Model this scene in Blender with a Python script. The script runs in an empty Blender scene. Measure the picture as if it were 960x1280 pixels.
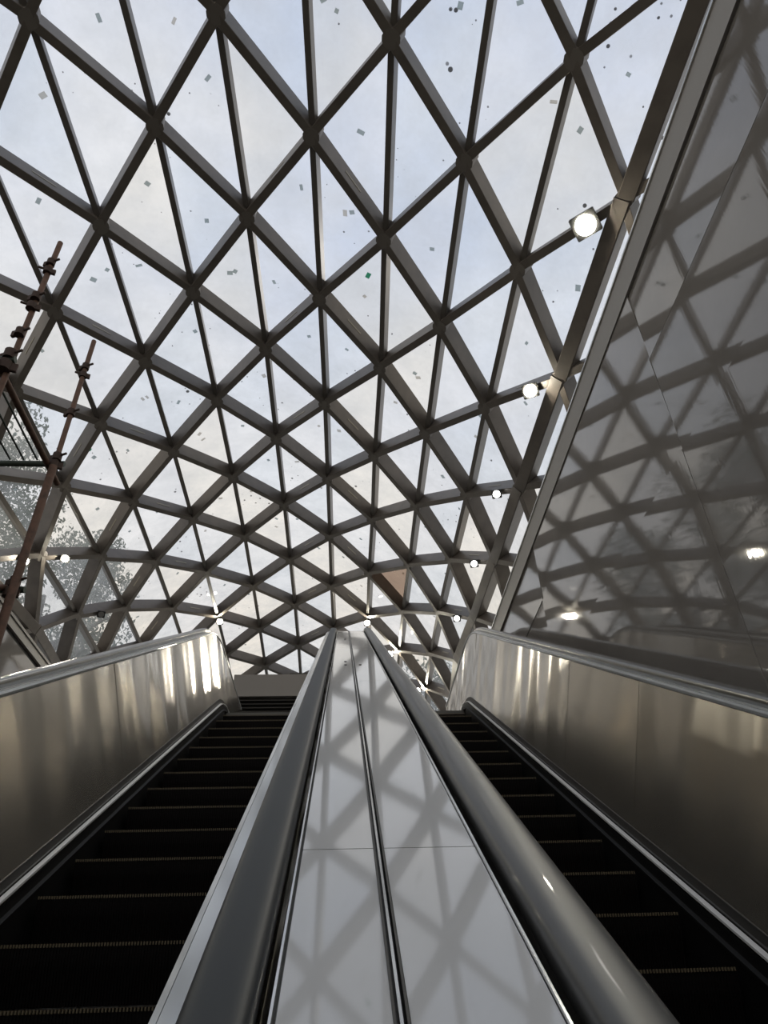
import bpy, bmesh, math, random
from mathutils import Vector, Matrix
random.seed(7)
sc = bpy.context.scene
C = sc.collection
Z0 = 1.96                      # height of the lens above the lower floor
# ------------------------------------------------------------------ camera
cd = bpy.data.cameras.new('camera'); cam = bpy.data.objects.new('camera', cd); C.objects.link(cam)
cd.sensor_fit = 'VERTICAL'; cd.sensor_height = 32.0; cd.lens = 916.7/1280*32.0
cd.clip_start = 0.02; cd.clip_end = 500
fw = Vector((0.05406395, 0.80355149, 0.5927749)); up = Vector((-0.00465467, -0.59343387, 0.80486929)); rt = Vector((0.99852663, -0.04627358, -0.02834311))
cam.matrix_world = Matrix(((rt.x, up.x, -fw.x, 0), (rt.y, up.y, -fw.y, 0), (rt.z, up.z, -fw.z, Z0), (0, 0, 0, 1)))
sc.camera = cam
# ------------------------------------------------------------------ world: bright thin overcast
w = bpy.data.worlds.new('overcast_sky'); sc.world = w; w.use_nodes = True
nt = w.node_tree; nt.nodes.clear()
def nn(nt, t, **k):
    n = nt.nodes.new(t)
    for a, b in k.items():
        if a[0] == '_': n.inputs[a[1:].replace('_', ' ')].default_value = b
        else: setattr(n, a, b)
    return n
out = nn(nt, 'ShaderNodeOutputWorld'); bg = nn(nt, 'ShaderNodeBackground'); bg.inputs['Strength'].default_value = 1.0
tc = nn(nt, 'ShaderNodeTexCoord'); sx = nn(nt, 'ShaderNodeSeparateXYZ')
nt.links.new(tc.outputs['Generated'], sx.inputs[0])
rp = nn(nt, 'ShaderNodeValToRGB')
e = rp.color_ramp.elements
e[0].position = 0.0; e[0].color = (.83, .78, .70, 1)
e[1].position = 1.0; e[1].color = (.54, .60, .73, 1)
for p, c in ((.40, (.90, .85, .775)), (.62, (.74, .745, .76)), (.85, (.57, .63, .75))):
    q = e.new(p); q.color = (*c, 1)
nt.links.new(sx.outputs[2], rp.inputs[0])
nz = nn(nt, 'ShaderNodeTexNoise', _Scale=2.2, _Detail=5.0, _Roughness=.55)
mp = nn(nt, 'ShaderNodeMapping'); mp.inputs['Scale'].default_value = (1, 1, 2.2)
nt.links.new(tc.outputs['Generated'], mp.inputs[0]); nt.links.new(mp.outputs[0], nz.inputs['Vector'])
r2 = nn(nt, 'ShaderNodeValToRGB'); r2.color_ramp.elements[0].position = .42; r2.color_ramp.elements[1].position = .70
nt.links.new(nz.outputs['Fac'], r2.inputs[0])
mx = nn(nt, 'ShaderNodeMix', data_type='RGBA'); mx.inputs['B'].default_value = (.90, .89, .85, 1) if 'B' in mx.inputs else (.9, .89, .85, 1)
ma = nn(nt, 'ShaderNodeMath', operation='MULTIPLY'); ma.inputs[1].default_value = .7
nt.links.new(r2.outputs[0], ma.inputs[0]); nt.links.new(ma.outputs[0], mx.inputs['Factor'])
nt.links.new(rp.outputs[0], mx.inputs[6]); mx.inputs[7].default_value = (.92, .90, .86, 1)
nt.links.new(mx.outputs[2], bg.inputs['Color']); nt.links.new(bg.outputs[0], out.inputs[0])
# ------------------------------------------------------------------ weak, veiled sun
sl = bpy.data.lights.new('veiled_sun', 'SUN'); sl.energy = 0.2; sl.angle = math.radians(6); sl.color = (1, .93, .82)
so = bpy.data.objects.new('veiled_sun', sl); C.objects.link(so)
so.rotation_euler = Vector((-.30, -.55, -.75)).to_track_quat('-Z', 'Y').to_euler()
# ------------------------------------------------------------------ colour management
vs = sc.view_settings; vs.view_transform = 'Standard'; vs.look = 'None'; vs.gamma = 1; vs.use_curve_mapping = False
vs.exposure = 0.22

# ================================================================== helpers
def col(c): return (*c, 1)
def mat(name, base, rough=.5, metal=0, bump=None, spec=.5, emit=None, coat=0, noise=None, ior=1.45, aniso=0):
    """bump = (scale xyz, strength, noise scale); noise = (scale, dark colour, amount)"""
    m = bpy.data.materials.new(name); m.use_nodes = True; t = m.node_tree
    b = t.nodes['Principled BSDF']
    b.inputs['Base Color'].default_value = col(base); b.inputs['Roughness'].default_value = rough
    b.inputs['Metallic'].default_value = metal; b.inputs['Specular IOR Level'].default_value = spec
    b.inputs['Coat Weight'].default_value = coat; b.inputs['IOR'].default_value = ior
    tc = nn(t, 'ShaderNodeTexCoord')
    if noise:
        z = nn(t, 'ShaderNodeTexNoise', _Scale=noise[0], _Detail=6.0, _Roughness=.6)
        t.links.new(tc.outputs['Object'], z.inputs['Vector'])
        k = nn(t, 'ShaderNodeMix', data_type='RGBA'); k.inputs[6].default_value = col(base); k.inputs[7].default_value = col(noise[1])
        r = nn(t, 'ShaderNodeMapRange'); r.inputs[1].default_value = .4; r.inputs[2].default_value = .7; r.inputs[4].default_value = noise[2]
        t.links.new(z.outputs['Fac'], r.inputs[0]); t.links.new(r.outputs[0], k.inputs['Factor']); t.links.new(k.outputs[2], b.inputs['Base Color'])
    prev = None
    for bb in (bump or []):
        scl, st, ns, rot = bb
        mpn = nn(t, 'ShaderNodeMapping'); mpn.inputs['Scale'].default_value = scl
        rr = nn(t, 'ShaderNodeMapping'); rr.inputs['Rotation'].default_value = (rot, 0, 0)
        z = nn(t, 'ShaderNodeTexNoise', _Scale=ns, _Detail=0.0)
        bn = nn(t, 'ShaderNodeBump'); bn.inputs['Strength'].default_value = 1.0; bn.inputs['Distance'].default_value = st
        t.links.new(tc.outputs['Object'], rr.inputs[0]); t.links.new(rr.outputs[0], mpn.inputs[0]); t.links.new(mpn.outputs[0], z.inputs['Vector'])
        t.links.new(z.outputs['Fac'], bn.inputs['Height'])
        if prev: t.links.new(prev.outputs[0], bn.inputs['Normal'])
        prev = bn
    if prev: t.links.new(prev.outputs[0], b.inputs['Normal'])
    if aniso:
        b.inputs['Anisotropic'].default_value = aniso
        cv = nn(t, 'ShaderNodeCombineXYZ'); cv.inputs[1].default_value = -.5; cv.inputs[2].default_value = .866; t.links.new(cv.outputs[0], b.inputs['Tangent'])
    if emit:
        b.inputs['Emission Color'].default_value = col(emit[0]); b.inputs['Emission Strength'].default_value = emit[1]
    return m
def V(*a): return Vector(a)
def W(p): return Vector((p[0], p[1], p[2]+Z0))
class MB:
    """collects faces (world coordinates) for one mesh"""
    def __init__(s): s.v = []; s.f = []
    def add(s, vs, fs):
        o = len(s.v); s.v += [Vector(v) for v in vs]; s.f += [tuple(i+o for i in f) for f in fs]; return s
    def box(s, a, b):
        (x0, y0, z0), (x1, y1, z1) = a, b
        return s.add([(x0,y0,z0),(x1,y0,z0),(x1,y1,z0),(x0,y1,z0),(x0,y0,z1),(x1,y0,z1),(x1,y1,z1),(x0,y1,z1)],
                     [(0,3,2,1),(4,5,6,7),(0,1,5,4),(1,2,6,5),(2,3,7,6),(3,0,4,7)])
    def beam(s, p, q, n, w, d0, d1, bev=0):
        """box bar from p to q, width w across, from d0 to d1 along n; small chamfer"""
        p, q, n = Vector(p), Vector(q), Vector(n); t = (q-p).normalized(); sd = t.cross(n).normalized(); n = sd.cross(t).normalized()
        h = w/2
        if bev: pr = [(-h+bev,d0),(h-bev,d0),(h,d0+bev if d1>d0 else d0-bev),(h,d1-bev if d1>d0 else d1+bev),(h-bev,d1),(-h+bev,d1),(-h,d1-bev if d1>d0 else d1+bev),(-h,d0+bev if d1>d0 else d0-bev)]
        else: pr = [(-h,d0),(h,d0),(h,d1),(-h,d1)]
        k = len(pr); vs = [e+sd*a+n*b for e in (p, q) for a, b in pr]
        fs = [(i,(i+1)%k,(i+1)%k+k,i+k) for i in range(k)]+[tuple(range(k))[::-1], tuple(range(k,2*k))]
        return s.add(vs, fs)
    def tube(s, p, q, r, k=12, r2=None, caps=True):
        p, q = Vector(p), Vector(q); t = (q-p).normalized(); a = t.orthogonal().normalized(); b = t.cross(a); r2 = r if r2 is None else r2
        vs = [p+(a*math.cos(6.28318*i/k)+b*math.sin(6.28318*i/k))*r for i in range(k)]+[q+(a*math.cos(6.28318*i/k)+b*math.sin(6.28318*i/k))*r2 for i in range(k)]
        fs = [(i,(i+1)%k,(i+1)%k+k,i+k) for i in range(k)]
        if caps: fs += [tuple(range(k))[::-1], tuple(range(k,2*k))]
        return s.add(vs, fs)
    def sweep(s, frames, prof, closed=True, caps=True):
        """frames: list of functions (a,b)->point"""
        k = len(prof); vs = [fr(a, b) for fr in frames for a, b in prof]; fs = []
        for j in range(len(frames)-1):
            for i in range(k if closed else k-1):
                a0 = j*k+i; a1 = j*k+(i+1)%k; fs.append((a0, a1, a1+k, a0+k))
        if caps and closed: fs += [tuple(range(k))[::-1], tuple(range((len(frames)-1)*k, len(frames)*k))]
        return s.add(vs, fs)
    def build(s, name, m, parent=None, smooth=False, fix=True):
        me = bpy.data.meshes.new(name); off = parent_loc(parent)
        me.from_pydata([v-off for v in s.v], [], s.f); me.validate(); me.materials.append(m)
        if fix:
            bm = bmesh.new(); bm.from_mesh(me); bmesh.ops.recalc_face_normals(bm, faces=bm.faces); bm.to_mesh(me); bm.free()
        if smooth:
            for p in me.polygons: p.use_smooth = True
            try: me.set_sharp_from_angle(angle=math.radians(35))
            except Exception: pass
        o = bpy.data.objects.new(name, me); C.objects.link(o)
        if parent: o.parent = parent
        return o
WL = {}
def parent_loc(p):
    return Vector(WL.get(p.name, (0, 0, 0))) if p else Vector((0, 0, 0))
def thing(name, label, cat, loc, group=None):
    o = bpy.data.objects.new(name, None); C.objects.link(o); o.location = loc; WL[o.name] = tuple(loc); o.empty_display_size = .2
    return tag(o, label, cat, group)
def tag(o, label=None, cat=None, group=None, kind=None):
    if label: o['label'] = label
    if cat: o['category'] = cat
    if group: o['group'] = group
    if kind: o['kind'] = kind
    return o
def sub(name, mb, m, parent, smooth=False):
    """a sub-part of a mesh part: same world origin as the part's own parent"""
    base = parent.parent
    off = parent_loc(base) if base else Vector((0,0,0))
    me = bpy.data.meshes.new(name); me.from_pydata([v-off for v in mb.v], [], mb.f); me.validate(); me.materials.append(m)
    bm = bmesh.new(); bm.from_mesh(me); bmesh.ops.recalc_face_normals(bm, faces=bm.faces); bm.to_mesh(me); bm.free()
    if smooth:
        for p in me.polygons: p.use_smooth = True
    o = bpy.data.objects.new(name, me); C.objects.link(o); o.parent = parent
    return o

# ================================================================== materials
R30 = math.radians(-30)
M = {}
M['steel_bar'] = mat('painted_steel_brown_grey', (.172, .150, .130), .42, .0, spec=.5, noise=(3.0, (.105, .092, .08), .6))
M['steel_slim'] = mat('painted_steel_slim', (.16, .144, .128), .4, .0, spec=.5)
M['hub'] = mat('hub_steel', (.19, .17, .15), .5)
M['stainless'] = mat('brushed_stainless_panel', (.66, .62, .55), .165, .90, spec=.6, bump=[((1, 1.6, .2), .022, 1.5, R30)], aniso=1.0)
M['deck_metal'] = mat('polished_deck_sheet', (.66, .66, .65), .05, .0, spec=.5, ior=1.5, bump=[((1, 1, 1), .0012, 1.3, R30)])
M['trim_metal'] = mat('stainless_trim', (.72, .72, .70), .16, 1)
M['decking'] = mat('pale_decking_strip', (.80, .80, .78), .3, .1)
M['rail_dark'] = mat('handrail_dark_rubber', (.03, .035, .038), .5, 0, spec=.3)
M['rail_outer'] = mat('handrail_outer_sheen', (.22, .22, .21), .22, .8)
M['trim_bright'] = mat('bright_flat_trim', (.62, .64, .64), .12, .35, spec=.6)
M['groove'] = mat('dark_groove', (.03, .027, .022), .5)
M['rubber'] = mat('handrail_in_film', (.10, .10, .095), .20, 0, spec=.9, coat=.7)
M['handrail_film'] = mat('handrail_grey_film', (.075, .077, .075), .42, .2, coat=.08, spec=.6, bump=[((1, 1, 1), .0007, 9, R30)])
M['step_black'] = mat('black_ribbed_step', (.006, .005, .005), .75, 0, spec=.15)
M['nose'] = mat('worn_tan_step_edge', (.12, .095, .055), .6, 0)
M['skirt'] = mat('black_skirt', (.008, .008, .008), .5, 0, spec=.2)
M['wall_glass'] = mat('dark_polished_cladding', (.25, .232, .21), .035, 0, spec=.8, ior=1.55, noise=(1.1, (.19, .176, .16), .7), bump=[((1, 1, 1), .0012, 1.1, 0), ((1, 14, 1), .00005, 6, 0)])
M['cap'] = mat('matt_grey_cap', (.34, .32, .29), .45, .1)
M['seam'] = mat('dark_backing', (.03, .028, .026), .6)
M['concrete'] = mat('grey_render', (.13, .125, .115), .8, noise=(1.5, (.09, .085, .08), .7))
M['floor'] = mat('dull_floor', (.10, .097, .09), .5, noise=(2, (.07, .066, .06), .6))
M['booth'] = mat('booth_grey', (.21, .195, .18), .5)
M['louvre'] = mat('louvre_dark', (.04, .037, .033), .5, .3)
M['rust'] = mat('rusty_scaffold_tube', (.15, .085, .06), .7, .2, noise=(14, (.07, .045, .035), .8))
M['green_tube'] = mat('dark_green_tube', (.045, .06, .048), .6, .2)
M['coupler'] = mat('scaffold_coupler', (.055, .035, .028), .7, .4)
M['lamp_body'] = mat('lamp_housing', (.05, .05, .05), .5, .4)
M['lens'] = mat('lit_lamp_lens', (1, 1, .96), .3, emit=((1, .93, .76), 260))
M['lens_off'] = mat('unlit_lamp_lens', (.25, .25, .24), .15)
M['strip'] = mat('tan_cover_strip', (.34, .31, .24), .45)
M['lens_dim'] = mat('dimmer_lamp_lens', (1, 1, .96), .3, emit=((1, .98, .94), 8))
M['bark'] = mat('tree_bark', (.05, .04, .03), .9)
M['ground'] = mat('outside_ground', (.16, .16, .13), .9)
def film(name, c, f):
    m = bpy.data.materials.new(name); m.use_nodes = True; t = m.node_tree; t.nodes.clear()
    o = nn(t, 'ShaderNodeOutputMaterial'); d = nn(t, 'ShaderNodeBsdfTranslucent'); d.inputs[0].default_value = col(c)
    r = nn(t, 'ShaderNodeBsdfTransparent'); r.inputs[0].default_value = col([min(1, x*1.6) for x in c]); a = nn(t, 'ShaderNodeMixShader'); a.inputs[0].default_value = f
    t.links.new(d.outputs[0], a.inputs[1]); t.links.new(r.outputs[0], a.inputs[2]); t.links.new(a.outputs[0], o.inputs[0]); return m
M['sticker'] = film('grey_green_sticker', (.46, .49, .49), .45)
M['sticker_green'] = film('green_sticker', (.16, .38, .29), .4)
M['sticker_tan'] = film('pale_sticker', (.58, .57, .55), .45)
def leaf_mat():
    m = bpy.data.materials.new('tree_leaf'); m.use_nodes = True; t = m.node_tree; t.nodes.clear()
    o = nn(t, 'ShaderNodeOutputMaterial'); d = nn(t, 'ShaderNodeBsdfDiffuse'); d.inputs[0].default_value = (.12, .145, .12, 1)
    r = nn(t, 'ShaderNodeBsdfTranslucent'); r.inputs[0].default_value = (.16, .19, .13, 1); a = nn(t, 'ShaderNodeMixShader'); a.inputs[0].default_value = .35
    t.links.new(d.outputs[0], a.inputs[1]); t.links.new(r.outputs[0], a.inputs[2]); t.links.new(a.outputs[0], o.inputs[0]); return m
M['leaf'] = leaf_mat()
def glass_mat(name, tint, haze, hazecol=(.62, .64, .66)):
    m = bpy.data.materials.new(name); m.use_nodes = True; t = m.node_tree; t.nodes.clear()
    o = nn(t, 'ShaderNodeOutputMaterial'); tr = nn(t, 'ShaderNodeBsdfTransparent'); tr.inputs[0].default_value = col(tint)
    gl = nn(t, 'ShaderNodeBsdfGlossy'); gl.inputs['Roughness'].default_value = .03; gl.inputs[0].default_value = (.9, .9, .9, 1)
    du = nn(t, 'ShaderNodeBsdfTranslucent'); du.inputs[0].default_value = col(hazecol)
    tcn = nn(t, 'ShaderNodeTexCoord')
    # veil of dust, streaky
    z = nn(t, 'ShaderNodeTexNoise', _Scale=1.1, _Detail=5.0, _Roughness=.6); t.links.new(tcn.outputs['Object'], z.inputs['Vector'])
    mr = nn(t, 'ShaderNodeMapRange'); mr.inputs[1].default_value = .35; mr.inputs[2].default_value = .75; mr.inputs[3].default_value = haze*.5; mr.inputs[4].default_value = haze*1.5
    t.links.new(z.outputs['Fac'], mr.inputs[0])
    ms = nn(t, 'ShaderNodeMixShader'); t.links.new(mr.outputs[0], ms.inputs[0]); t.links.new(tr.outputs[0], ms.inputs[1]); t.links.new(du.outputs[0], ms.inputs[2])
    lw = nn(t, 'ShaderNodeLayerWeight'); lw.inputs[0].default_value = .5
    pw = nn(t, 'ShaderNodeMath', operation='POWER'); pw.inputs[1].default_value = 5.0; t.links.new(lw.outputs['Facing'], pw.inputs[0])
    fr = nn(t, 'ShaderNodeMath', operation='MULTIPLY_ADD'); fr.inputs[1].default_value = .45; fr.inputs[2].default_value = .02; t.links.new(pw.outputs[0], fr.inputs[0])
    mg = nn(t, 'ShaderNodeMixShader'); t.links.new(fr.outputs[0], mg.inputs[0]); t.links.new(ms.outputs[0], mg.inputs[1]); t.links.new(gl.outputs[0], mg.inputs[2])
    # dirt specks
    vo = nn(t, 'ShaderNodeTexVoronoi', _Scale=5.5); t.links.new(tcn.outputs['Object'], vo.inputs['Vector'])
    n2 = nn(t, 'ShaderNodeTexNoise', _Scale=.9); t.links.new(tcn.outputs['Object'], n2.inputs['Vector'])
    th = nn(t, 'ShaderNodeMapRange'); th.inputs[1].default_value = .52; th.inputs[2].default_value = .75; th.inputs[3].default_value = .0; th.inputs[4].default_value = .22
    t.links.new(n2.outputs['Fac'], th.inputs[0])
    lt = nn(t, 'ShaderNodeMath', operation='LESS_THAN'); t.links.new(vo.outputs['Distance'], lt.inputs[0]); t.links.new(th.outputs[0], lt.inputs[1])
    sc_ = nn(t, 'ShaderNodeMath', operation='MULTIPLY'); sc_.inputs[1].default_value = .7; t.links.new(lt.outputs[0], sc_.inputs[0])
    dd = nn(t, 'ShaderNodeBsdfDiffuse'); dd.inputs[0].default_value = (.12, .11, .10, 1)
    mf = nn(t, 'ShaderNodeMixShader'); t.links.new(sc_.outputs[0], mf.inputs[0]); t.links.new(mg.outputs[0], mf.inputs[1]); t.links.new(dd.outputs[0], mf.inputs[2])
    t.links.new(mf.outputs[0], o.inputs[0]); return m
M['glass'] = glass_mat('dusty_roof_glass', (.98, .985, 1), .22)
M['glass_b'] = glass_mat('dusty_roof_glass_cool', (.95, .97, 1), .24)
M['glass_c'] = glass_mat('dusty_roof_glass_warm', (1, .985, .96), .22)
M['glass_brown'] = glass_mat('brown_film_glass', (.66, .57, .50), .40, (.52, .44, .38))

# ================================================================== setting: ground, floors, walls
def struct(name, mb, m, label=None):
    o = mb.build(name, m); tag(o, label, None, None, 'structure'); return o
LZ = 3.266+Z0                 # upper landing
WT = 4.26+Z0                  # top of the cladding walls
XR, XL = 1.90, -3.92
struct('floor', MB().box((XL-.3, -6, -.2), (XR+.3, 9.0, 0)), M['floor'])
struct('floor_upper', MB().box((XL, 8.42, LZ-.35), (XR, 12.02, LZ)).box((XL-.28, 12.02, LZ-.35), (XR+.28, 34, LZ)), M['floor'])
struct('floor_right', MB().box((XR+.28, -6, LZ-.35), (9.5, 34, LZ)), M['floor'])
struct('floor_left', MB().box((-14.5, -6, LZ-.35), (XL-.28, 34, LZ)), M['floor'])
struct('wall_back', MB().box((XL-.28, -6.3, 0), (XR+.28, -6, LZ)), M['concrete'])
struct('wall_end', MB().box((XL, 8.8, 0), (XR, 9.0, LZ-.36)), M['concrete'])
struct('trim_1', MB().box((-60, -40, -.9), (60, 90, -.5)), M['ground'], 'outside ground beyond the roof')
# side walls, clad in big polished panels, each its own piece
def clad_wall(name, X, s, rows, y0, y1, pl, m):
    wl = struct(name, MB().box((min(X, X+s*.28), y0, 0), (max(X, X+s*.28), y1, WT-.02)), M['seam'])
    rnd = random.Random(3)
    for (za, zb) in rows:
        y = y0; off = rnd.random()*.3
        while y < y1-.05:
            ya, yb = y+.0012, min(y+pl, y1)-.0012
            a = [rnd.uniform(0, .004) for _ in range(2)]; xs = [X-s*(.018+a[0]), X-s*(.018+a[1])]
            b = MB(); t = rnd.uniform(-.006, .006)
            b.add([(X, ya, za+.002), (X, yb, za+.002), (X, yb, zb-.002), (X, ya, zb-.002), (xs[0]+t, ya, za+.002), (xs[1]+t, yb, za+.002), (xs[1]-t, yb, zb-.002), (xs[0]-t, ya, zb-.002)],
                  [(0,3,2,1),(4,5,6,7),(0,1,5,4),(1,2,6,5),(2,3,7,6),(3,0,4,7)])
            b.build('cladding_panel', m, wl); y += pl
    return wl
rowsR = [(3.40, 4.01), (2.66, 3.40), (1.90, 2.66), (1.10, 1.90), (.3, 1.10), (-1.0, .3), (-1.96, -1.0)]
rowsR = [(a+Z0, b+Z0) for a, b in rowsR]
wr = clad_wall('wall_right', XR, 1, rowsR, -6, 12.0, 3.0, M['wall_glass'])
wlf = clad_wall('wall_left', XL, -1, [(2.9+Z0, 4.05+Z0), (1.5+Z0, 2.9+Z0), (0, 1.5+Z0)], -6, 12.0, 3.0, M['wall_glass'])
tag(MB().box((XR-.035, -6, WT-.25), (XR+.30, 12.02, WT)).build('wall_cap', M['cap'], wr), 'matt grey cap band along the wall top')
MB().box((XR-.045, -6, WT-.012), (XR-.036, 12.02, WT+.004)).build('cap_edge', M['trim_metal'], wr)
tag(MB().box((XL-.30, -6, WT-.14), (XL+.035, 12.02, WT)).build('wall_cap', M['cap'], wlf), 'matt grey cap band along the wall top')
MB().box((XL+.036, -6, WT-.03), (XL+.05, 12.02, WT+.004)).build('cap_edge', M['cap'], wlf)

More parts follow.
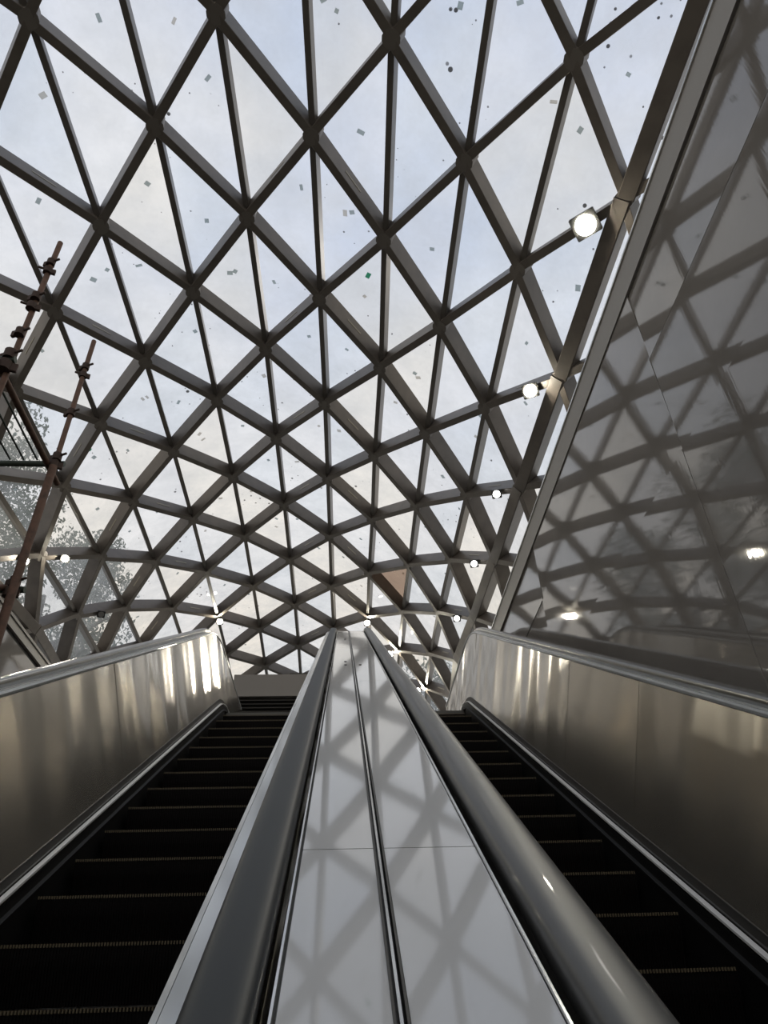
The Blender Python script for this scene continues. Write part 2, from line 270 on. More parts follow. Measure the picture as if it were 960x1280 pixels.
# ================================================================== the glazed lattice vault
N={(-8,0):(-12.82,-4.04,10.20),(-8,1):(-13.81,-2.55,9.28),(-7,-1):(-9.93,-4.58,11.28),(-7,0):(-11.09,-3.07,10.58),(-7,1):(-12.14,-1.54,9.70),(-7,2):(-13.09,-0.04,8.67),(-6,-2):(-6.92,-5.01,12.10),(-6,-1):(-8.22,-3.53,11.58),(-6,0):(-9.40,-2.03,10.94),(-6,1):(-10.49,-0.51,10.16),(-6,2):(-11.47,1.00,9.19),(-6,3):(-12.34,2.47,8.04),(-5,-3):(-3.82,-5.29,12.63),(-5,-2):(-5.23,-3.89,12.28),(-5,-1):(-6.54,-2.43,11.84),(-5,0):(-7.76,-0.93,11.29),(-5,1):(-8.87,0.58,10.61),(-5,2):(-9.89,2.09,9.74),(-5,3):(-10.79,3.58,8.68),(-5,4):(-11.53,5.01,7.40),(-4,-4):(-0.66,-5.41,12.86),(-4,-3):(-2.18,-4.09,12.64),(-4,-2):(-3.60,-2.70,12.37),(-4,-1):(-4.93,-1.26,12.03),(-4,0):(-6.16,0.22,11.60),(-4,1):(-7.30,1.72,11.03),(-4,2):(-8.36,3.23,10.29),(-4,3):(-9.31,4.73,9.35),(-4,4):(-10.09,6.18,8.18),(-4,5):(-10.62,7.59,6.78),(-3,-5):(2.51,-5.33,12.78),(-3,-4):(0.89,-4.12,12.65),(-3,-3):(-0.64,-2.81,12.51),(-3,-2):(-2.06,-1.43,12.35),(-3,-1):(-3.38,-0.01,12.13),(-3,0):(-4.62,1.44,11.82),(-3,1):(-5.79,2.94,11.39),(-3,2):(-6.88,4.45,10.79),(-3,3):(-7.89,5.95,10.00),(-3,4):(-8.76,7.41,8.99),(-3,5):(-9.38,8.85,7.73),(-3,6):(-9.62,10.26,6.24),(-2,-6):(5.63,-5.06,12.37),(-2,-5):(3.92,-3.97,12.30),(-2,-4):(2.31,-2.76,12.26),(-2,-3):(0.81,-1.46,12.23),(-2,-2):(-0.60,-0.10,12.18),(-2,-1):(-1.92,1.32,12.09),(-2,0):(-3.16,2.76,11.93),(-2,1):(-4.34,4.23,11.66),(-2,2):(-5.47,5.77,11.21),(-2,3):(-6.56,7.26,10.59),(-2,4):(-7.53,8.71,9.77),(-2,5):(-8.28,10.15,8.69),(-2,6):(-8.68,11.61,7.36),(-2,7):(-8.71,13.03,5.83),(-1,-7):(8.67,-4.62,11.64),(-1,-6):(6.89,-3.66,11.59),(-1,-5):(5.20,-2.57,11.62),(-1,-4):(3.61,-1.37,11.69),(-1,-3):(2.13,-0.07,11.78),(-1,-2):(0.74,1.32,11.85),(-1,-1):(-0.55,2.74,11.89),(-1,0):(-1.78,4.16,11.90),(-1,1):(-2.94,5.66,11.79),(-1,2):(-4.14,7.19,11.51),(-1,3):(-5.29,8.66,11.09),(-1,4):(-6.38,10.08,10.49),(-1,5):(-7.29,11.52,9.60),(-1,6):(-7.87,12.99,8.46),(-1,7):(-8.13,14.46,7.11),(-1,8):(-8.20,15.87,5.59),(0,-6):(8.00,-2.28,10.58),(0,-5):(6.35,-1.18,10.74),(0,-4):(4.79,0.03,10.93),(0,-3):(3.34,1.33,11.15),(0,-2):(1.99,2.74,11.35),(0,-1):(0.70,4.25,11.51),(0,0):(-0.47,5.68,11.68),(0,1):(-1.65,7.13,11.78),(0,2):(-2.85,8.62,11.73),(0,3):(-4.05,10.12,11.49),(0,4):(-5.26,11.53,11.08),(0,5):(-6.34,12.91,10.44),(0,6):(-7.16,14.37,9.50),(0,7):(-7.55,15.89,8.37),(0,8):(-8.03,17.28,7.03),(0,9):(-8.37,18.66,5.55),(1,-5):(7.35,0.19,9.65),(1,-4):(5.83,1.42,9.98),(1,-3):(4.42,2.73,10.34),(1,-2):(3.12,4.13,10.69),(1,-1):(1.90,5.68,11.00),(1,0):(0.75,7.20,11.32),(1,1):(-0.41,8.63,11.63),(1,2):(-1.59,10.05,11.85),(1,3):(-2.83,11.52,11.84),(1,4):(-4.05,12.97,11.61),(1,5):(-5.26,14.36,11.17),(1,6):(-6.31,15.79,10.46),(1,7):(-7.16,17.22,9.53),(1,8):(-7.77,18.65,8.40),(1,9):(-8.43,20.00,7.12),(1,10):(-9.15,21.29,5.74),(2,-4):(6.72,2.80,8.83),(2,-3):(5.36,4.15,9.32),(2,-2):(4.11,5.58,9.84),(2,-1):(2.95,7.09,10.35),(2,0):(1.87,8.63,10.85),(2,1):(0.82,10.08,11.36),(2,2):(-0.37,11.52,11.78),(2,3):(-1.60,12.93,12.03),(2,4):(-2.84,14.39,12.02),(2,5):(-4.09,15.83,11.74),(2,6):(-5.32,17.22,11.27),(2,7):(-6.39,18.62,10.56),(2,8):(-7.28,20.03,9.63),(2,9):(-8.20,21.35,8.56),(2,10):(-9.20,22.57,7.37),(2,11):(-10.35,23.69,6.17),(3,-3):(6.15,5.56,8.11),(3,-2):(4.97,7.05,8.76),(3,-1):(3.89,8.59,9.44),(3,0):(2.90,10.06,10.20),(3,1):(1.89,11.53,10.90),(3,2):(0.81,12.97,11.51),(3,3):(-0.36,14.39,11.98),(3,4):(-1.61,15.81,12.22),(3,5):(-2.87,17.25,12.17),(3,6):(-4.16,18.68,11.85),(3,7):(-5.39,20.06,11.38),(3,8):(-6.51,21.43,10.68),(3,9):(-7.61,22.75,9.78),(3,10):(-8.83,23.95,8.79),(3,11):(-10.27,24.98,7.78),(3,12):(-11.91,25.80,6.82),(4,-2):(5.68,8.47,7.52),(4,-1):(4.70,10.01,8.39),(4,0):(3.79,11.51,9.33),(4,1):(2.95,12.93,10.27),(4,2):(1.93,14.37,11.08),(4,3):(0.86,15.81,11.72),(4,4):(-0.35,17.24,12.17),(4,5):(-1.62,18.69,12.32),(4,6):(-2.91,20.12,12.24),(4,7):(-4.22,21.53,11.92),(4,8):(-5.47,22.89,11.42),(4,9):(-6.73,24.20,10.74),(4,10):(-8.09,25.40,9.94),(4,11):(-9.58,26.44,9.06),(5,-1):(5.33,11.42,7.12),(5,0):(4.55,12.91,8.24),(5,1):(3.77,14.35,9.38),(5,2):(2.95,15.79,10.37),(5,3):(1.97,17.25,11.18),(5,4):(0.86,18.69,11.83),(5,5):(-0.34,20.12,12.23),(5,6):(-1.63,21.56,12.37),(5,7):(-2.95,22.99,12.23),(5,8):(-4.26,24.37,11.91),(5,9):(-5.63,25.68,11.40),(5,10):(-7.04,26.90,10.74),(6,0):(5.06,14.34,6.93),(6,1):(4.42,15.78,8.23),(6,2):(3.72,17.22,9.41),(6,3):(2.95,18.67,10.43),(6,4):(2.00,20.11,11.28),(6,5):(0.90,21.55,11.90),(6,6):(-0.30,23.00,12.23),(6,7):(-1.64,24.43,12.29),(6,8):(-2.99,25.83,12.14),(6,9):(-4.36,27.18,11.78),(7,1):(4.86,17.20,6.88),(7,2):(4.32,18.62,8.26),(7,3):(3.65,20.05,9.52),(7,4):(3.00,21.52,10.48),(7,5):(2.06,22.95,11.32),(7,6):(0.92,24.41,11.85),(7,7):(-0.34,25.86,12.12),(7,8):(-1.67,27.30,12.13),(8,2):(4.82,19.99,6.90),(8,3):(4.42,21.40,8.31),(8,4):(3.87,22.86,9.53),(8,5):(3.10,24.32,10.52),(8,6):(2.12,25.79,11.25),(8,7):(0.93,27.29,11.70),(9,3):(5.12,22.69,6.94),(9,4):(4.80,24.12,8.35),(9,5):(4.20,25.60,9.53),(9,6):(3.31,27.11,10.46),(10,4):(5.80,25.30,7.02),(10,5):(5.42,26.74,8.38)}
for cc in range(-9, 7):        # the vault runs on at constant section past the last surveyed rows
    for s in range(16, 20):
        if (s+cc) % 2 == 0:
            a, b = N[((s-2+cc)//2, (s-2-cc)//2)], N[((s-4+cc)//2, (s-4-cc)//2)]
            N[((s+cc)//2, (s-cc)//2)] = (a[0]+(a[0]-b[0])*.5, a[1]+2.84, a[2]+(a[2]-b[2])*.5)
NP = {k: W(v) for k, v in N.items()}
def ctr(k): return Vector((-1.6, NP[k].y, 4.0+Z0))
NN = {}
for (i, j) in NP:
    acc = Vector()
    ring = [(i+1, j+1), (i+1, j), (i, j-1), (i-1, j-1), (i-1, j), (i, j+1)]
    for a in range(6):
        p, q = ring[a], ring[(a+1) % 6]
        if p in NP and q in NP:
            n = (NP[p]-NP[(i, j)]).cross(NP[q]-NP[(i, j)]); 
            if n.dot(NP[(i, j)]-ctr((i, j))) < 0: n = -n
            acc += n.normalized()
    NN[(i, j)] = acc.normalized() if acc.length > 0 else (NP[(i, j)]-ctr((i, j))).normalized()
F = 916.7
def pix(p):
    d = p-cam.matrix_world.translation; z = d.dot(fw)
    return (480+F*d.dot(rt)/z, 640-F*d.dot(up)/z, z) if z > .1 else None
def inview(ps):
    for p in ps:
        q = pix(p)
        if q and -30 < q[0] < 990 and -30 < q[1] < 900: return True
    return False
ceil = MB()
ROW = [k for k in NP if k[0]-k[1] in (4, -7)]
# edge beams are the body of the ceiling; everything else hangs on it as pieces
for (i, j) in NP:
    if i-j in (4, -7) and (i+1, j+1) in NP:
        n = (NN[(i, j)]+NN[(i+1, j+1)]).normalized()
        ceil.beam(NP[(i, j)], NP[(i+1, j+1)], n, .25, -.02, -.40, .012)
    if i-j in (-9, 6) and (i+1, j+1) in NP:
        n = (NN[(i, j)]+NN[(i+1, j+1)]).normalized(); ceil.beam(NP[(i, j)], NP[(i+1, j+1)], n, .22, -.02, -.3, .012)
ceiling = tag(ceil.build('ceiling', M['steel_bar']), 'arched triangulated steel and glass roof', None, None, 'structure')
for (i, j), p in sorted(NP.items()):
    c = i-j
    for (di, dj, nm, wd, dp, m) in ((1, 0, 'falling_bar', .135, .36, 'steel_bar'), (0, 1, 'rising_bar', .135, .36, 'steel_bar'), (1, 1, 'slim_bar', .095, .29, 'steel_slim')):
        q = (i+di, j+dj)
        if q not in NP or (nm == 'slim_bar' and c in (4, -7, 6, -9)): continue
        a, b = p, NP[q]; t = (b-a).normalized(); n = (NN[(i, j)]+NN[q]).normalized()
        ob = MB().beam(a+t*.05, b-t*.05, n, wd, -.02, -.02-dp, .006).build(nm, M[m], ceiling)
        if nm != 'slim_bar' and (i*7+j*5) % 4 == 0 and inview([a, b]):
            sd = t.cross(n).normalized(); sgn = 1 if nm == 'falling_bar' else -1
            for s_ in (sgn,):
                m0 = a*.62+b*.38+sd*s_*(wd/2+.003)-n*.2; m1 = a*.42+b*.58+sd*s_*(wd/2+.003)-n*.2
                sub('cover_strip', MB().beam(m0, m1, sd*s_, .035, -.002, .003), M['strip'], ob)
    n = NN[(i, j)]; big = .135
    MB().tube(p-n*.01, p-n*.385, big, 12).build('node_hub', M['hub'], ceiling)
rg = random.Random(11)
rest = MB(); cnt = 0; tris = []
for (i, j) in NP:
    for (q, r, fl) in (((i+1, j), (i+1, j+1), 0), ((i, j+1), (i+1, j+1), 1)):
        if q in NP and r in NP: tris.append(((i, j), q, r, fl))
def area_px(ks):
    ps = [pix(NP[k]) for k in ks]
    if any(p is None for p in ps) or not inview([NP[k] for k in ks]+[(NP[ks[0]]+NP[ks[1]]+NP[ks[2]])/3]): return 0
    return abs((ps[1][0]-ps[0][0])*(ps[2][1]-ps[0][1])-(ps[2][0]-ps[0][0])*(ps[1][1]-ps[0][1]))/2
tris.sort(key=lambda t: -area_px(t[:3]))
for t in tris:
    ks = t[:3]; P3 = [NP[k] for k in ks]; n = (P3[1]-P3[0]).cross(P3[2]-P3[0]).normalized()
    if n.dot(NN[ks[0]]) < 0: n = -n
    g = sum(P3, Vector())/3
    P3 = [g+(v-g)*.985 for v in P3]
    vs = [v+n*.004 for v in P3]+[v+n*.020 for v in P3]
    fs = [(0,1,2),(3,5,4),(0,3,4,1),(1,4,5,2),(2,5,3,0)]
    if area_px(ks) > 60 and cnt < 300:
        cnt += 1
        isb = set(ks) == {(5, 3), (5, 4), (6, 4)}
        mm = M['glass_brown'] if isb else M[rg.choice(('glass', 'glass', 'glass_b', 'glass_c'))]
        pane = MB().add(vs, fs).build('glass_pane', mm, ceiling)
        if isb: pane['label'] = 'brown filmed glass pane'
        e1 = (P3[1]-P3[0]).normalized(); e2 = n.cross(e1)
        for _ in range(rg.choice((0, 1, 1, 1, 2))):
            a, b = rg.uniform(.12, .5), rg.uniform(.12, .42)
            if a+b > .8: a, b = 1-a-.2, .2
            o = P3[0]+(P3[1]-P3[0])*a+(P3[2]-P3[0])*b; th = rg.uniform(0, 6.28); s1 = rg.uniform(.022, .045); s2 = rg.uniform(.03, .06)
            u = e1*math.cos(th)+e2*math.sin(th); v = n.cross(u)
            q = [o+u*s1*x+v*s2*y for x, y in ((-1,-1),(1,-1),(1,1),(-1,1))]
            sub('sticker', MB().add([x-n*.002 for x in q]+[x+n*.003 for x in q], [(0,1,2,3),(7,6,5,4),(0,4,5,1),(1,5,6,2),(2,6,7,3),(3,7,4,0)]), M[rg.choice(('sticker', 'sticker', 'sticker_tan', 'sticker_tan', 'sticker'))] if rg.random() > .06 else M['sticker_green'], pane)
    else: rest.add(vs, fs)
tag(rest.build('outer_panes', M['glass'], ceiling), None, None, None, 'stuff')
# low plinth walls that carry the feet of the vault
for nm, c, sgn in (('wall_foot_right', 6, 1), ('wall_foot_left', -9, -1)):
    b = MB(); ks = sorted([k for k in NP if k[0]-k[1] == c], key=lambda k: NP[k].y)
    for k0, k1 in zip(ks, ks[1:]):
        p, q = NP[k0], NP[k1]
        vs = []
        for r in (p, q):
            for dx, z in ((-.15, LZ-.02), (.15, LZ-.02), (.15, r.z-.25), (-.15, r.z-.25)): vs.append((r.x+dx, r.y, z))
        b.add(vs, [(0,1,5,4),(1,2,6,5),(2,3,7,6),(3,0,4,7),(3,2,1,0),(4,5,6,7)])
    struct(nm, b, M['concrete'])

# ------------------------------------------------------------------ floodlights clamped to the lattice bars
def floodlight(a, b, f, label, lit, drop=.12, s=1.0):
    p = NP[a]*(1-f)+NP[b]*f; n = NN[a]; t = (NP[b]-NP[a]).normalized()
    base = p-n*.385; c = base-n*drop
    th = thing('floodlight', label, 'floodlight', c, 'floodlights clamped under the lattice roof')
    MB().beam(base, c+n*.05, t, .05*s, -.015, .015).build('bracket', M['lamp_body'], th)
    aim = (Vector((-.3, 2.0, -1.0))*0+(Vector((-.1, 1.5, Z0-1))-c)).normalized()
    sd = aim.cross(Vector((0, 0, 1))).normalized(); u = sd.cross(aim)
    MB().beam(c-aim*.07, c+aim*.03, u, .20*s, -.09*s, .09*s, .012).build('housing', M['lamp_body'], th)
    MB().tube(c+aim*.031, c+aim*.042, .075*s, 16).build('lens', {2: M['lens'], 1: M['lens_dim'], 0: M['lens_off']}[lit], th)
    for k in range(4):
        x = (k-1.5)*.045*s
        MB().beam(c-aim*.07+sd*x, c-aim*.10+sd*x, u, .008, -.07*s, .07*s).build('cooling_fin', M['lamp_body'], th)
    return th
ms = [((2,-2),(2,-1),.30,'brightest floodlight, under the topmost node beside the right wall',2,1.9),
      ((3,-1),(3,0),.30,'lit floodlight on the roof edge, second down beside the right wall',2,1.4),
      ((4,0),(4,1),.30,'faint floodlight on the roof edge, third down beside the right wall',1,1.0),
      ((5,1),(5,2),.30,'faint floodlight on the roof edge, fourth down beside the right wall',1,1.0),
      ((6,2),(6,3),.30,'faint floodlight just above the right balustrade end',1,1.0),
      ((0,6),(1,6),.28,'lit floodlight in front of the tree on the left roof edge',2,1.0),
      ((0,6),(-1,6),.33,'lit floodlight at the left frame edge behind the scaffold',2,1.0),
      ((1,7),(2,7),.35,'unlit floodlight below a left roof node, above the left balustrade',0,1.0),
      ((4,7),(5,7),.02,'lit floodlight behind the upper tip of the left balustrade',2,1.1),
      ((6,5),(7,5),.05,'lit floodlight behind the upper tip of the central handrail',2,1.1),
      ((7,5),(7,6),.22,'upper of two lit floodlights right of the central handrails',2,1.9),
      ((8,5),(8,6),.16,'lower of two lit floodlights right of the central handrails',2,1.35)]
for a, b, f, lb, lit, s in ms: floodlight(a, b, f, lb, lit, .12 if lit else .1, s)

# ================================================================== escalators
c30, s30 = math.cos(math.pi/6), .5
U0, UB, RT, RB = 8.85, -1.5, 1.0, 2.2
def nose(u): return (c30*u+.669, s30*u-1.159)
TT, TB = RT*math.tan(math.pi/12), RB*math.tan(math.pi/12)
Y_END, Y_BEG = 10.6, -3.4
yc, zc = nose(U0); zt = zc
yb, zb = nose(UB)
def frames(ua=None, ub=None, nseg=8):
    """path frames of the nose line from the bottom flat to the top flat: list of (y,z,angle)"""
    fr = []
    fr.append((Y_BEG, zb, 0)); fr.append((yb-TB, zb, 0))
    for k in range(1, nseg):
        a = math.pi/6*k/nseg; fr.append((yb-TB+RB*math.sin(a), zb+RB*(1-math.cos(a)), a))
    y, z = nose(UB+TB); fr.append((y, z, math.pi/6))
    y, z = nose(U0-TT); fr.append((y, z, math.pi/6)); ty, tz = y, z
    cy, cz = ty+RT*math.sin(math.pi/6), tz-RT*math.cos(math.pi/6)
    for k in range(1, nseg+1):
        a = math.pi/6*(1-k/nseg); fr.append((cy-RT*math.sin(a), cz+RT*math.cos(a), a))
    fr.append((Y_END, cz+RT, 0))
    return fr
FR = frames()
def ff(fr):
    y, z, a = fr
    return lambda X, n: Vector((X, y-n*math.sin(a), z+n*math.cos(a)+Z0))
FF = [ff(f) for f in FR]
def inc(u): return ff((*nose(u), math.pi/6))
NRM = Vector((0, -s30, c30))
def rail_prof(xc, w=.078, n0=.92, s=1):
    pts = []
    for k in range(17):
        a = math.pi*k/16; pts.append((xc+w/2*math.copysign(abs(math.cos(a))**.75, math.cos(a)), n0+.004+.030*math.sin(a)**.45 if 0 < k < 16 else n0+.004))
    pts += [(xc-w/2+.004, n0-.012), (xc+w/2-.004, n0-.012)]
    return pts
def balustrade(root, xr, xp, xb, s, panel_m, rail_m, rw=.078):
    """xr handrail centre, xp panel plane, s=+1 when the steps lie towards +x"""
    MB().sweep(FF, rail_prof(xr, rw)).build('handrail', rail_m, root, True)
    MB().sweep(FF, [(xr-.022, .86), (xr+.022, .86), (xr+.022, .914), (xr-.022, .914)]).build('handrail_guide', M['groove'], root)
    # inner trim: stepped strips between rail and panel
    xa = xr+s*.030; xm = xa+(xp-xa)*(.62 if abs(xr) > 1 else .9); xt = xp
    MB().sweep(FF, [(xa, .898), (xm, .898), (xm, .910), (xa, .910)]).build('upper_trim', M['trim_bright'], root)
    MB().sweep(FF, [(xm+s*.003, .892), (xp+s*.006, .890), (xp+s*.008, .902), (xm+s*.003, .905)]).build('lower_trim', M['trim_bright'], root)
    # panels, each a sheet of its own with a hairline joint
    cuts = [UB+TB+(-.0)+1.22*k for k in range(0, 8)]
    segs = []
    us = UB+TB; ue = U0-TT
    n = round((ue-us)/1.22); st = (ue-us)/n
    for k in range(n):
        a, b = us+st*k+.0012, us+st*(k+1)-.0012
        segs.append([inc(a), inc(a+.3), inc((a+b)/2), inc(b-.3), inc(b)])
    segs.append([ff(f) for f in FR[-10:]][:-1]); 
    y0 = FR[-2][0]; zz = FR[-2][1]
    segs.append([ff((y0+.006, zz, 0)), ff((Y_END, zz, 0))])
    segs.append([ff(f) for f in FR[:9]]+[inc(us-.003)])
    rnd = random.Random(int(abs(xp)*100))
    for sg in segs:
        t = rnd.uniform(-.002, .002)
        MB().sweep(sg, [(xb, .14), (xp+t, .885), (xp-s*.02+t, .885), (xb-s*.02, .14)]).build('balustrade_panel', panel_m, root)
    # lower deck strip and skirt
    MB().sweep(FF, [(xb-s*.012, .15), (xb+s*.004, .15), (xb+s*.006, .112), (xb+s*.012, .108), (xb+s*.012, .10), (xb-s*.012, .10)]).build('panel_foot_trim', M['louvre'], root)
    MB().sweep(FF, [(xb+s*.018, .104), (xb+s*.040, .102), (xb+s*.040, .092), (xb+s*.018, .094)]).build('inner_decking', M['decking'], root)
    MB().sweep(FF, [(xb+s*.032, .08), (xb+s*.040, .08), (xb+s*.040, -.30), (xb+s*.032, -.30)]).build('skirt', M['skirt'], root)
    MB().sweep(FF, [(xb+s*.040, .035), (xb+s*.058, .03), (xb+s*.058, .018), (xb+s*.040, .02)]).build('skirt_brush', M['skirt'], root)
    # outer side sheet down to the floor pit
    MB().sweep(FF, [(xr-s*.035, .86), (xr-s*.028, .86), (xr-s*.028, -.62), (xr-s*.035, -.62)]).build('outer_side_panel', panel_m, root)
def make_step(x0, x1):
    """one step, nose at origin: tread runs back, riser curves down"""
    st = MB(); tr = .40
    st.box((x0, .012, -.035), (x1, tr, -.012))
    k = 6; pts = []
    for i in range(k+1):
        f = i/k; pts.append((.012+.05*math.sin(f*1.3)**2, -.012-.19*f))
    vs = []; fs = []
    for (y, z) in pts: vs += [(x0, y, z), (x1, y, z)]
    for (y, z) in pts: vs += [(x0, y+.02, z), (x1, y+.02, z)]
    m_ = len(pts)
    for i in range(m_-1):
        a = 2*i; fs.append((a, a+1, a+3, a+2)); b = 2*m_+a; fs.append((b, b+2, b+3, b+1))
    st.add(vs, fs)
    rib = MB(); pitch = .0115; n = int((x1-x0)/pitch)
    for i in range(n):
        x = x0+.004+i*pitch
        rib.add([(x, .012, -.012), (x+.005, .012, -.012), (x+.005, tr, -.012), (x, tr, -.012), (x, .012, 0), (x+.005, .012, 0), (x+.005, tr, 0), (x, tr, 0)], [(4,5,6,7),(0,1,5,4),(1,2,6,5),(2,3,7,6),(3,0,4,7)])
        for q in range(3):
            (ya, za), (yb_, zb_) = pts[q*2], pts[q*2+2]
            rib.add([(x, ya, za), (x+.005, ya, za), (x+.005, yb_, zb_), (x, yb_, zb_), (x, ya-.006, za), (x+.005, ya-.006, za), (x+.005, yb_-.006, zb_), (x, yb_-.006, zb_)], [(4,5,6,7),(1,2,6,5),(3,0,4,7)])
    cb = MB()
    for i in range(n):
        x = x0+.003+i*pitch
        cb.box((x, .002, -.011), (x+.005, .012, .001))
    return st, rib, cb
def escalator(label, xl, xr, pxl, pxr, mine, rails):
    root = thing('escalator', label, 'escalator', Vector(((xl+xr)/2, yb, zb+Z0)))
    balustrade(root, xl, pxl[0], pxl[1], 1, M['stainless'], *rails[0]); balustrade(root, xr, pxr[0], pxr[1], -1, M['stainless'], *rails[1])
    x0, x1 = pxl[1]+.062, pxr[1]-.062
    st, rib, cb = make_step(x0, x1); meshes = []
    for nm, mb, m in (('step', st, M['step_black']), ('tread_ribs', rib, M['step_black']), ('nose_comb', cb, M['nose'])):
        me = bpy.data.meshes.new(nm); me.from_pydata(mb.v, [], mb.f); me.materials.append(m)
        bm = bmesh.new(); bm.from_mesh(me); bmesh.ops.recalc_face_normals(bm, faces=bm.faces); bm.to_mesh(me); bm.free(); meshes.append(me)
    off = parent_loc(root)
    # noses follow a path: measured first nose distance u=2.60, pitch .4619
    def place(y, z):
        a = bpy.data.objects.new('step', meshes[0]); C.objects.link(a); a.parent = root; a.location = Vector((0, y, z+Z0))-off; a.location.x = -off.x
        for nm, me in (('tread_ribs', meshes[1]), ('nose_comb', meshes[2])):
            b = bpy.data.objects.new(nm, me); C.objects.link(b); b.parent = a
            if nm == 'tread_ribs': b['kind'] = 'stuff'
    u = mine
    while u > UB+.25: u -= .4619
    ys = []
    while u < U0+1.4:
        y, z = nose(u)
        # height limited by the flat at both ends, rounded
        zf = zt-.03
        if z > zt-.22: z = zt-.22*math.exp(-(z-(zt-.22))/.22)
        if z < zb+.12: z = zb+.12*math.exp((z-(zb+.12))/.12)-.0
        place(y, z-.0); u += .4619
    # landing plate with comb at the top and bottom
    MB().box((x0, FR[-2][0]+.65, zt+Z0-.03), (x1, Y_END, zt+Z0+.004)).build('landing_plate', M['trim_metal'], root)
    MB().box((x0, Y_BEG, zb+Z0-.03), (x1, yb-TB-.15, zb+Z0+.004)).build('landing_plate', M['trim_metal'], root)
    # truss underside
    MB().sweep(FF, [(xl-.03, -.62), (xr+.03, -.62), (xr+.03, -.66), (xl-.03, -.66)]).build('truss_soffit', M['cap'], root)
    return root
escL = escalator('escalator with dark steps left of the central metal divider', -1.615, -.120, (-1.515, -1.422), (-.190, -.24), 2.60, ((M['rail_outer'], .078), (M['rail_dark'], .072)))
escR = escalator('escalator with dark steps right of the central metal divider', .276, 1.625, (.328, .37), (1.545, 1.485), 2.74, ((M['handrail_film'], .076), (M['rail_outer'], .078)))

# ------------------------------------------------------------------ divider between the two inner handrails
dv = thing('escalator_divider', 'pale polished metal divider deck between the two escalators', 'divider', Vector((.07, yb, zb+Z0)))
xa, xb_, xg = -.070, .222, .060
NT = .915
us, ue = UB+TB, U0-TT
js = [us+.002]+[1.284-2.40+2.40*k for k in range(5) if us < 1.284-2.40+2.40*k < ue]+[ue]
for (p0, p1) in ((xa, xg-.009), (xg+.009, xb_)):
    for a, b in zip(js, js[1:]):
        k = 8; sg = [inc(a+.0015+(b-a-.003)*q/k) for q in range(k+1)]
        MB().sweep(sg, [(p0, NT-.012), (p1, NT-.012), (p1, NT), (p0+(.004 if p0 < 0 else 0), NT)]).build('deck_panel', M['deck_metal'], dv)
    MB().sweep([ff(f) for f in FR[-10:]], [(p0, NT-.012), (p1, NT-.012), (p1, NT), (p0, NT)]).build('deck_panel', M['deck_metal'], dv)
    MB().sweep([ff(f) for f in FR[:9]]+[inc(us)], [(p0, NT-.012), (p1, NT-.012), (p1, NT), (p0, NT)]).build('deck_panel', M['deck_metal'], dv)
MB().sweep(FF, [(xg-.009, NT-.03), (xg+.009, NT-.03), (xg+.009, NT-.014), (xg-.009, NT-.014)]).build('groove_channel', M['groove'], dv)
for x in (xg-.0075, xg+.0065): MB().sweep(FF, [(x-.0015, NT-.014), (x+.0015, NT-.014), (x+.0015, NT+.003), (x-.0015, NT+.003)]).build('groove_lip', M['groove'], dv)
MB().sweep(FF, [(xg-.0018, NT-.014), (xg+.0018, NT-.014), (xg+.0018, NT-.002), (xg-.0018, NT-.002)]).build('groove_bead', M['trim_metal'], dv)
for x in (xa-.003, xb_+.001): MB().sweep(FF, [(x, NT-.04), (x+.003, NT-.04), (x+.003, NT+.006), (x, NT+.006)]).build('edge_bead', M['trim_metal'], dv)
for u, x in ((4.50, .012), (4.72, .012), (4.50, .10), (7.0, .012), (7.2, .012)):
    f = inc(u); MB().tube(f(x, NT), f(x, NT+.004), .008, 10).build('screw', M['groove'], dv)

# ------------------------------------------------------------------ booth beyond the left escalator
bt = thing('louvred_booth', 'low grey booth with dark louvres beyond the top of the left escalator', 'booth', Vector((-1.0, 11.2, LZ)))
bx0, bx1, by = -1.72, -.1, 10.95
MB().box((bx0, by, LZ), (bx1, by+.6, LZ+.9)).build('booth_base', M['booth'], bt)
MB().box((bx0, by-.02, 4.50+Z0), (bx1, by+.62, 4.86+Z0)).build('booth_fascia', M['booth'], bt)
MB().box((bx0+.02, by+.08, LZ+.9), (bx1-.02, by+.58, 4.50+Z0)).build('booth_core', M['seam'], bt)
zz = LZ+.93
while zz < 4.49+Z0:
    MB().add([(bx0+.02, by, zz), (bx1-.02, by, zz), (bx1-.02, by+.07, zz+.035), (bx0+.02, by+.07, zz+.035), (bx0+.02, by, zz+.008), (bx1-.02, by, zz+.008), (bx1-.02, by+.07, zz+.043), (bx0+.02, by+.07, zz+.043)],
             [(0,3,2,1),(4,5,6,7),(0,1,5,4),(1,2,6,5),(2,3,7,6),(3,0,4,7)]).build('louvre_slat', M['louvre'], bt); zz += .06
tag(MB().box((-.86, by+.1, 4.87+Z0), (-.50, by+.45, 4.93+Z0)).build('flat_case', M['louvre']), 'flat dark case lying on the grey booth', 'case')

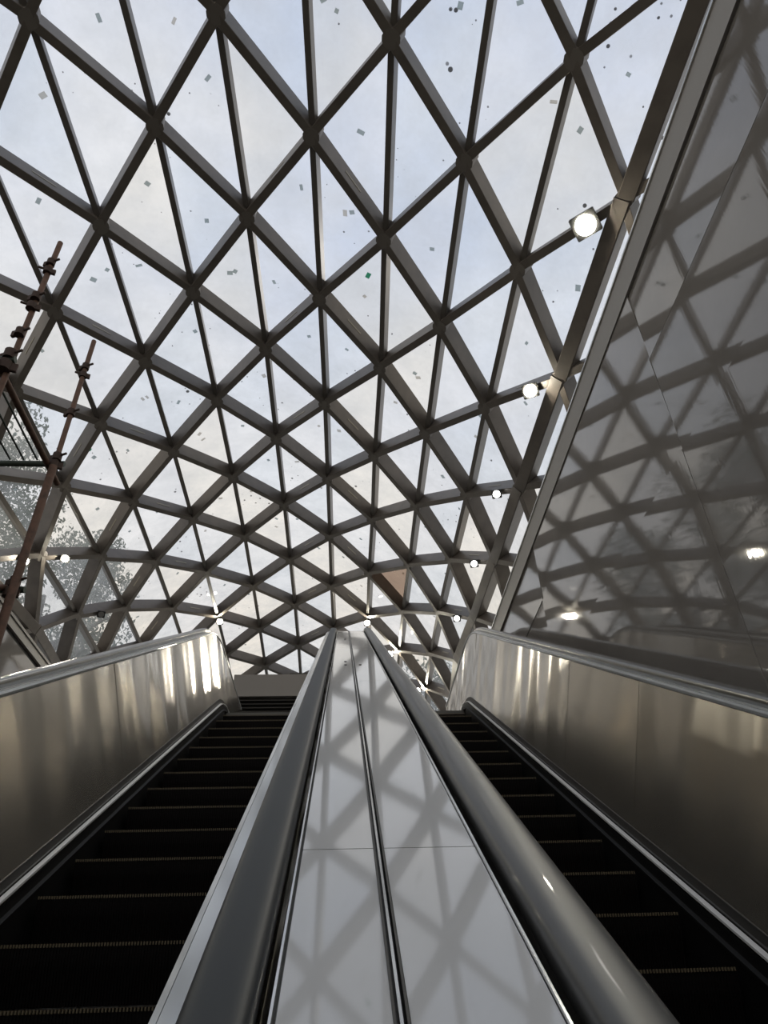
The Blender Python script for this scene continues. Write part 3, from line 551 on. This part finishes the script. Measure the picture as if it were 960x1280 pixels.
# ------------------------------------------------------------------ scaffold on the left
sf = thing('scaffold', 'rusty tube scaffold standing beyond the left balustrade', 'scaffold', Vector((-2.6, 4.6, 0)))
def pole(p, q, r=.024, m='rust', nm='scaffold_tube'):
    return MB().tube(W(p), W(q), r, 12).build(nm, M[m], sf, True)
def hollow(p, q, r=.024):
    o = pole(p, q, r); t = (W(q)-W(p)).normalized()
    sub('tube_mouth', MB().tube(W(q)+t*.0005, W(q)+t*.001, r*.72, 12), M['seam'], o)
hollow((-2.60, 3.95, -1.96), (-2.60, 4.06, 6.03)); hollow((-2.60, 5.10, -1.96), (-2.60, 5.20, 6.02))
hollow((-3.75, 4.0, -1.96), (-3.75, 4.0, 5.2)); hollow((-3.75, 5.2, -1.96), (-3.75, 5.2, 5.2))
pole((-2.66, 3.2, 4.33), (-2.66, 5.45, 4.33), .027); pole((-3.68, 3.2, 4.33), (-3.68, 5.45, 4.33), .027)
pole((-2.55, 5.25, 4.40), (-3.85, 5.25, 4.40), .028, 'green_tube'); pole((-2.55, 4.0, 4.40), (-3.85, 4.0, 4.40), .028, 'green_tube')
pole((-2.55, 5.22, 3.06), (-3.85, 5.22, 3.06), .028, 'green_tube'); pole((-2.55, 4.02, 2.2), (-3.85, 4.02, 2.2), .028, 'green_tube')
pole((-2.68, 3.3, 2.05), (-2.68, 5.45, 3.20), .024)
MB().tube(W((-2.60, 5.09, 1.2)), W((-2.60, 5.165, 4.30)), .036, 12).build('tube_sleeve', M['rust'], sf, True)
for k in range(7): MB().tube(W((-2.80-.12*k, 4.02, 4.44)), W((-2.80-.12*k, 5.24, 4.44)), .009, 8).build('platform_bar', M['green_tube'], sf)
def coupler(x, y, z, s=1.0, flip=1):
    c = W((x, y, z)); b = MB()
    s = 1+(s-1)*.5; b.tube(c-Vector((0,0,.03*s)), c+Vector((0,0,.03*s)), .033*s, 14)
    o = b.build('coupler', M['coupler'], sf, True)
    d = Vector((flip*.85, -.3, 0)).normalized()
    sub('clamp_bolt', MB().tube(c+d*.03*s+Vector((0,0,.015)), c+d*.075*s+Vector((0,0,.02)), .011, 8), M['coupler'], o)
    sub('clamp_jaw', MB().beam(c-d*.02*s, c-d*.062*s, Vector((0,0,1)), .03, -.028*s, .028*s, .006), M['coupler'], o)
for a in ((-2.60, 4.04, 5.70, 1.2, 1), (-2.60, 4.035, 5.58, 1.1, -1), (-2.60, 4.02, 5.20, 1.3, 1), (-2.60, 4.01, 5.06, 1.3, -1), (-2.60, 4.0, 4.72, 1.3, 1), (-2.60, 3.99, 4.44, 1.9, 1), (-2.61, 3.99, 4.32, 2.0, -1),
          (-2.60, 5.19, 5.62, 1.2, 1), (-2.60, 5.19, 5.50, 1.1, -1), (-2.60, 5.185, 4.98, 1.3, 1), (-2.60, 5.18, 4.42, 1.5, 1), (-2.61, 5.18, 4.33, 1.5, -1), (-2.62, 5.17, 3.10, 1.7, 1), (-2.64, 5.16, 3.0, 1.5, -1)): coupler(*a)

# ------------------------------------------------------------------ trees outside
def tree(label, x, y, h, r, seed, nleaf, ls=.2):
    rd = random.Random(seed); root = thing('tree', label, 'tree', Vector((x, y, -.5)), 'trees outside the glass roof')
    z0 = -.5; tb = MB(); tb.tube((x, y, z0), (x+.2, y, z0+h*.4), h*.018, 10, h*.012); tb.tube((x+.2, y, z0+h*.38), (x-.1, y+.2, z0+h*.75), h*.012, 10, h*.004)
    tb.build('trunk', M['bark'], root, True)
    ends = []
    for k in range(14):
        a = rd.uniform(0, 6.28); hz = z0+h*rd.uniform(.35, .7); L = r*rd.uniform(.5, .95)
        e2 = Vector((x+L*math.cos(a), y+L*math.sin(a), hz+h*rd.uniform(.06, .2))); ends.append(e2)
        MB().tube((x, y, hz), e2, h*.006, 7, h*.0015).build('branch', M['bark'], root, True)
    cl = []
    for k in range(42):
        while True:
            p = Vector((rd.uniform(-1, 1), rd.uniform(-1, 1), rd.uniform(-1, 1)))
            if p.length < 1: break
        cl.append((Vector((x+p.x*r, y+p.y*r, z0+h*.66+p.z*h*.34)), rd.uniform(.22, .42)*r))
    b = MB(); vs = b.v; fs = b.f
    for k in range(nleaf):
        c, cr = rd.choice(cl); d = Vector((rd.gauss(0, 1), rd.gauss(0, 1), rd.gauss(0, 1))).normalized()*cr*rd.uniform(.3, 1)**.6
        p = c+d; u = Vector((rd.gauss(0, 1), rd.gauss(0, 1), rd.gauss(0, 1))).normalized(); v = u.orthogonal().normalized()
        s = ls*rd.uniform(.6, 1.3); o = len(vs)
        vs += [p-u*s, p+v*s*.42, p+u*s, p-v*s*.42]; fs.append((o, o+1, o+2, o+3))
    tag(b.build('foliage', M['leaf'], root, fix=False), kind='stuff')
tree('leafy tree behind the scaffold, seen at the left frame edge', -18.6, 26, 29.5, 5.0, 5, 30000, .13)
tree('leafy tree seen through the glass right of the scaffold', -17.6, 38.5, 33, 5.2, 6, 26000, .15)
tree('lower tree showing just above the left wall', -17, 51, 25, 5, 8, 14000, .17)
tree('faint distant tree seen below the roof edge right of the central handrails', 9.5, 62, 32, 6.5, 9, 9000, .28)
